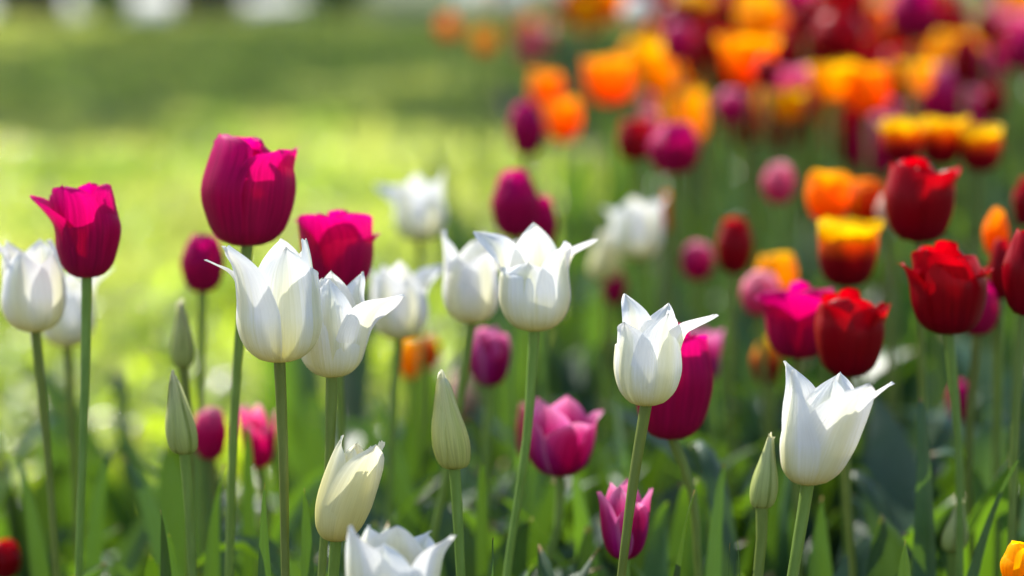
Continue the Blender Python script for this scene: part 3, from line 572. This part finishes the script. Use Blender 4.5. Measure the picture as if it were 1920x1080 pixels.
for c in FW:
    for bn in ('hindmost rows', 'middle far rows', 'nearer far rows'):
        for i, (x, y, c_, d) in enumerate(sorted(f for f in far if f[2] == c and band(f[3]) == bn)):
            s = .056 * FPX / d
            T(FW[c].replace(' ', '_') + '_tulip', '%s %s tulip from the left in the %s of the bed' % (ORD[i], FW[c], bn), 'cup', c, x, y, s * fr.uniform(.85, 1.1), s * fr.uniform(1.0, 1.25), d,
              x, group='tulips of the far rows', detail=.2, nleaf=1, openness=fr.uniform(0, .75))

# ------------------------------------------------------------------ tulip foliage mass in the bed
parts = []
fr = random.Random(21)
def addleaf(x, y, hh, spread=.09, wid=None, n=8):
    aa = fr.uniform(0, 6.28); rr = fr.uniform(.02, spread * (2.2 if fr.random() < .35 else 1))
    A = leaf_points((x, y, 0), (x + math.cos(aa) * rr, y + math.sin(aa) * rr, hh), wid or (fr.uniform(.045, .065) if fr.random() < .2 else fr.uniform(.02, .042)), (fr.uniform(-.025, .025), fr.uniform(-.025, .025)),
                    fr.uniform(.15, .6), fr.uniform(0, 6.28), n=n, m=4, seed=fr.randrange(10**6), twist=fr.uniform(.2, 1.6), droop=fr.random() < .35)
    parts.append(grid_arrays(A))
def dens(D, x):
    px = 960 + x / D * FPX
    if D < 1.28: return 0
    if D < 1.9: return .35 if px < 700 else (.75 if px < 1150 else 1.)
    e = edge_x(D)
    if x < e + .03: return 0
    return min(1, .10 + max(0, x - e - .12) * 1.8)
cnt = 0
while cnt < 3400:
    D = 1.28 + (fr.random() ** .95) * 9.5; x = fr.uniform(-.27, .30) * D * 1.05
    if fr.random() > dens(D, x): continue
    px = 960 + x / D * FPX
    hh = fr.uniform(.12, .33) if px > 1150 or D > 2 else fr.uniform(.10, .27)
    addleaf(x, D, hh, n=14 if D < 1.8 else 8); cnt += 1
for k in range(280):                         # low arching leaves of the front rows
    D = fr.uniform(1.14, 1.8); x = fr.uniform(-.24, .24) * D; z = fr.uniform(.16, .29)
    if x < -.02 * D and fr.random() < .25: continue
    aa = fr.choice([0, math.pi]) + fr.uniform(-.9, .9); rr = fr.uniform(.04, .16)
    parts.append(grid_arrays(leaf_points((x, D, 0), (x + math.cos(aa) * rr, D + math.sin(aa) * rr, z), fr.uniform(.012, .034), (-math.cos(aa) * fr.uniform(0, .02), 0),
                 fr.uniform(.3, .8), aa + 1.57 + fr.uniform(-.9, .9), n=20, m=7, seed=fr.randrange(10**6), twist=fr.uniform(.5, 2.2))))
lf = link('tulip_foliage', mesh_from('tulip_foliage', parts), LEAFM)
tag(lf, 'dense upright green tulip leaves filling the flower bed', 'foliage', kind='stuff')

# ------------------------------------------------------------------ ground, bed, path
def sheet(name, pts, z, mat, kind='structure'):
    me = bpy.data.meshes.new(name); me.from_pydata([(x, y, z) for x, y in pts], [], [list(range(len(pts)))]); me.update()
    return tag(link(name, me, mat), kind=kind)
sheet('ground', [(-150, -20), (150, -20), (150, 300), (-150, 300)], -.004, TURF)
ed = [(edge_x(D) + .02 * math.sin(D * 9), D) for D in np.arange(2.0, 12.1, .2)]
sheet('flower_bed_soil', [(-3, -1), (6, -1), (6, 12)] + ed[::-1] + [(-3, 2.0)], .004, SOIL)
sheet('gravel_path', [(-14, 19.6), (-2.7, 20.6), (-2.35, 21.6), (-1.8, 27), (-4, 30), (-14, 26)], .006, GRAVEL)

# ------------------------------------------------------------------ lawn grass
def grass(name, n, D0, D1, h0, h1, w0, seed, label):
    g = np.random.default_rng(seed)
    D = D0 + (D1 - D0) * g.random(n * 3) ** .9
    hw = .27 * D + .35; x = g.uniform(-1, 1, n * 3) * hw
    ex = np.interp(D, [0, 1.9, 2.0, 3, 4, 5.3, 6.2, 7.5, 9, 12, 12.1, 20], [-3, -3, -.34, -.06, .12, .20, .27, .08, -.15, .4, 9, 9])
    keep = x < ex - .01 + .05 * np.sin(D * 13)
    D = D[keep][:n]; x = x[keep][:n]; n = len(x)
    if D0 < 3:
        def nz(x, y): return np.sin(x * 1.7 + 2.1 * np.sin(y * 1.3 + 1)) * np.sin(y * 2.1 + 1.7 * np.sin(x * 1.9))
        q = nz(x * 17, D * 9) + .7 * nz(x * 37 + 3, D * 21) + .5 * np.clip((D - 3.1), -1.2, 1.4)
        kk = (q > -.1) | (g.random(n) < .12); x = x[kk]; D = D[kk]; n = len(x); qh = np.clip(q[kk], -.3, 1.2)
    else:
        q = np.sin(x * 9 + 2.3 * np.sin(D * 2.1)) * np.sin(D * 3.1 + 2.1 * np.sin(x * 4.3)) + .6 * np.sin(x * 21 + 3 * np.sin(D * 5)) * np.sin(D * 7 + 2 * np.sin(x * 9))
        kk = (q > -.45) | (g.random(n) < .3); x = x[kk]; D = D[kk]; n = len(x); qh = np.clip(q[kk], -.4, 1.2)
    patch = np.sin(x * 5.1 + 1.3 * np.sin(D * 3.7)) * np.sin(D * 4.3 + 1.7 * np.sin(x * 4.1)) 
    h = g.uniform(h0, h1, n) * (1 + .35 * patch) * (.7 + .6 * qh); w = w0 * g.uniform(.6, 1.4, n)
    a = g.uniform(0, 6.28, n); bend = h * g.uniform(.1, 1.0, n); ba = g.uniform(0, 6.28, n)
    sx, sy = np.cos(a) * w / 2, np.sin(a) * w / 2; bx, by = np.cos(ba) * bend, np.sin(ba) * bend
    V = np.empty((n, 6, 3))
    for k, (t, ww) in enumerate(((0, .8), (.55, 1.), (1, .15))):
        cx = x + bx * t * t; cy = D + by * t * t; cz = h * (t - .25 * (bend / h) * t * t)
        V[:, 2 * k] = np.stack([cx - sx * ww, cy - sy * ww, cz], 1); V[:, 2 * k + 1] = np.stack([cx + sx * ww, cy + sy * ww, cz], 1)
    b = np.arange(n)[:, None] * 6
    F = np.concatenate([b + np.array([[0, 1, 3, 2]]), b + np.array([[2, 3, 5, 4]])])
    U = np.tile(np.array([[0, 0], [1, 0], [0, .5], [1, .5], [0, 1], [1, 1]], float), (n, 1))
    me = mesh_from(name, [(V.reshape(-1, 3), F, U)])
    return tag(link(name, me, GRASS), label, 'grass', kind='stuff')
grass('lawn_grass', 110000, 1.9, 6, .025, .085, .0038, 1, 'bright sunlit lawn grass left of the flower bed')
grass('distant_lawn_grass', 100000, 6, 19, .04, .07, .008, 2, 'distant lawn grass reaching to the gravel path')

parts = []; fr = random.Random(77)
for k in range(2100):
    D = 1.95 + 4.6 * fr.random() ** 1.1; x = fr.uniform(-.25, .2) * D - .12
    if x > edge_x(D) - .02: continue
    big = fr.random() < .4
    for q in range(fr.randint(5, 9)):
        a = fr.uniform(0, 6.28); L = fr.uniform(.03, .09) * (1.3 if big else 1); hh = L * fr.uniform(.4, 1.1)
        parts.append(grid_arrays(leaf_points((x, D, 0), (x + math.cos(a) * L, D + math.sin(a) * L, hh), fr.uniform(.012, .022) if big else fr.uniform(.006, .011), (0, 0), fr.uniform(.1, .5), a + 1.57, n=5, m=3, seed=fr.randrange(10**6))))
tag(link('lawn_weeds', mesh_from('lawn_weeds', parts), WEED), 'broad leaved weeds and clover growing in the nearest lawn', 'weeds', kind='stuff')

# ------------------------------------------------------------------ trees behind the lawn (their shade falls on it)
def tree(x, y, h, cr_, label, seed, nleaf=5200, lean=0., thr=1., zlo=.32, lsz=1.):
    g = np.random.default_rng(seed); rg = random.Random(seed)
    root = bpy.data.objects.new('deciduous_tree', None); sc.collection.objects.link(root); root.location = (x, y, 0)
    tag(root, label, 'tree', 'trees beyond the lawn')
    tp = [grid_arrays(tube_points([(0, 0, -.1), (.05, 0, h * .25), (-.05, .05, h * .5), (lean * .7, 0, h * .95)], [.30, .2, .16, .1, .03], 14, 20))]
    tips = []
    for i in range(13):
        a = rg.uniform(0, 6.28); z0 = h * rg.uniform(zlo, .75); L = cr_ * rg.uniform(.6, 1.0)
        e = (math.cos(a) * L + lean, math.sin(a) * L, z0 + L * rg.uniform(.2, .7)); tips.append(e)
        tp.append(grid_arrays(tube_points([(0, 0, z0), (e[0] * .5, e[1] * .5, z0 + (e[2] - z0) * .35), e], [.09, .05, .015], 7, 9)))
        for q in range(2):
            b = (e[0] * rg.uniform(.4, .8), e[1] * rg.uniform(.4, .8)); zz = z0 + (e[2] - z0) * .5
            f = (b[0] + rg.uniform(-1, 1), b[1] + rg.uniform(-1, 1), zz + rg.uniform(.3, 1.2)); tips.append(f)
            tp.append(grid_arrays(tube_points([(b[0], b[1], zz), ((b[0]+f[0])/2, (b[1]+f[1])/2, (zz+f[2])/2 + .1), f], [.04, .02, .008], 5, 6)))
    link('trunk', mesh_from('trunk', tp), BARK, root)
    tips = np.array(tips + [(lean * .7, 0, h)])
    c = tips[g.integers(0, len(tips), nleaf)] + g.normal(0, .42, (nleaf, 3)) * thr
    A = g.normal(size=(nleaf, 3)); A /= np.linalg.norm(A, axis=1)[:, None]; B = np.cross(A, g.normal(size=(nleaf, 3))); B /= np.linalg.norm(B, axis=1)[:, None]
    s = g.uniform(.06, .13, nleaf)[:, None] * lsz
    V = np.stack([c - A * s, c + B * s * .55, c + A * s, c - B * s * .55], 1)
    F = np.arange(nleaf * 4).reshape(-1, 4); U = np.tile(np.array([[0, 0], [1, 0], [1, 1], [0, 1]], float), (nleaf, 1))
    link('crown', mesh_from('crown', [(V.reshape(-1, 3), F, U)]), TREELEAF, root)
    return root
tree(-3.85, 19.4, 8, 2.2, 'tree trunk at the far left, between the first pale patches of path', 3, 3000)
tree(-2.5, 20.0, 8, 2.2, 'tree trunk right of the largest pale patch of path', 4, 3000)
tree(1.0, 24.0, 11, 3.0, 'tree trunk near the far end of the flower bed', 5, 6000)
tree(-6.6, 16.6, 8.6, 3.2, 'big tree standing left of the lawn, shading its far part', 6, 17000, lean=1.6, zlo=.5, thr=.5, lsz=1.5)
tree(-4.2, 17.2, 7.4, 1.8, 'slim tree standing left of the lawn, behind the big one', 12, 6000, lean=.2, zlo=.55, thr=.6, lsz=1.3)
tree(-6.5, 27.0, 10, 3.0, 'unseen tree added beyond the gravel path, far left', 8, 5000)  # out of view, added so its crown dapples the gravel
tree(-3.2, 29.0, 10, 3.0, 'unseen tree added beyond the gravel path, right of the far left one', 9, 5000)  # second out-of-view tree, added for broken shade on the path

def shrub(x, y, r, label, seed):
    g = np.random.default_rng(seed); rg = random.Random(seed)
    root = bpy.data.objects.new('low_shrub', None); sc.collection.objects.link(root); root.location = (x, y, 0)
    tag(root, label, 'shrub', 'low shrubs beside the gravel path')
    st = [];  n = 900; tips = []
    for k in range(12):
        a = rg.uniform(0, 6.28); e = (math.cos(a) * r * .8, math.sin(a) * r * .8, r * rg.uniform(.6, 1.5)); tips.append(e)
        st.append(grid_arrays(tube_points([(0, 0, -.02), (e[0] * .4, e[1] * .4, e[2] * .6), e], [.012, .008, .004], 5, 6)))
    link('stem', mesh_from('stem', st), BARK, root)
    c = np.array(tips)[g.integers(0, 12, n)] * g.uniform(.3, 1, (n, 1)) + g.normal(0, r * .16, (n, 3)); c[:, 2] = np.abs(c[:, 2])
    A = g.normal(size=(n, 3)); A /= np.linalg.norm(A, axis=1)[:, None]; B = np.cross(A, g.normal(size=(n, 3))); B /= np.linalg.norm(B, axis=1)[:, None]
    s = g.uniform(.02, .05, n)[:, None]
    V = np.stack([c - A * s, c + B * s * .55, c + A * s, c - B * s * .55], 1)
    link('foliage', mesh_from('foliage', [(V.reshape(-1, 3), np.arange(n * 4).reshape(-1, 4), np.tile(np.array([[0, 0], [1, 0], [1, 1], [0, 1]], float), (n, 1)))]), TREELEAF, root)
shrub(-4.0, 19.8, .30, 'low dark shrub at the far left, first one beside the path', 31)
shrub(-3.35, 19.9, .26, 'low dark shrub between the two brightest pale patches of path', 32)
shrub(-2.45, 20.2, .34, 'low dark shrub right of the brightest pale patch of path', 33)
shrub(-1.5, 20.6, .42, 'wide low dark shrub between the path and the far end of the bed', 34)
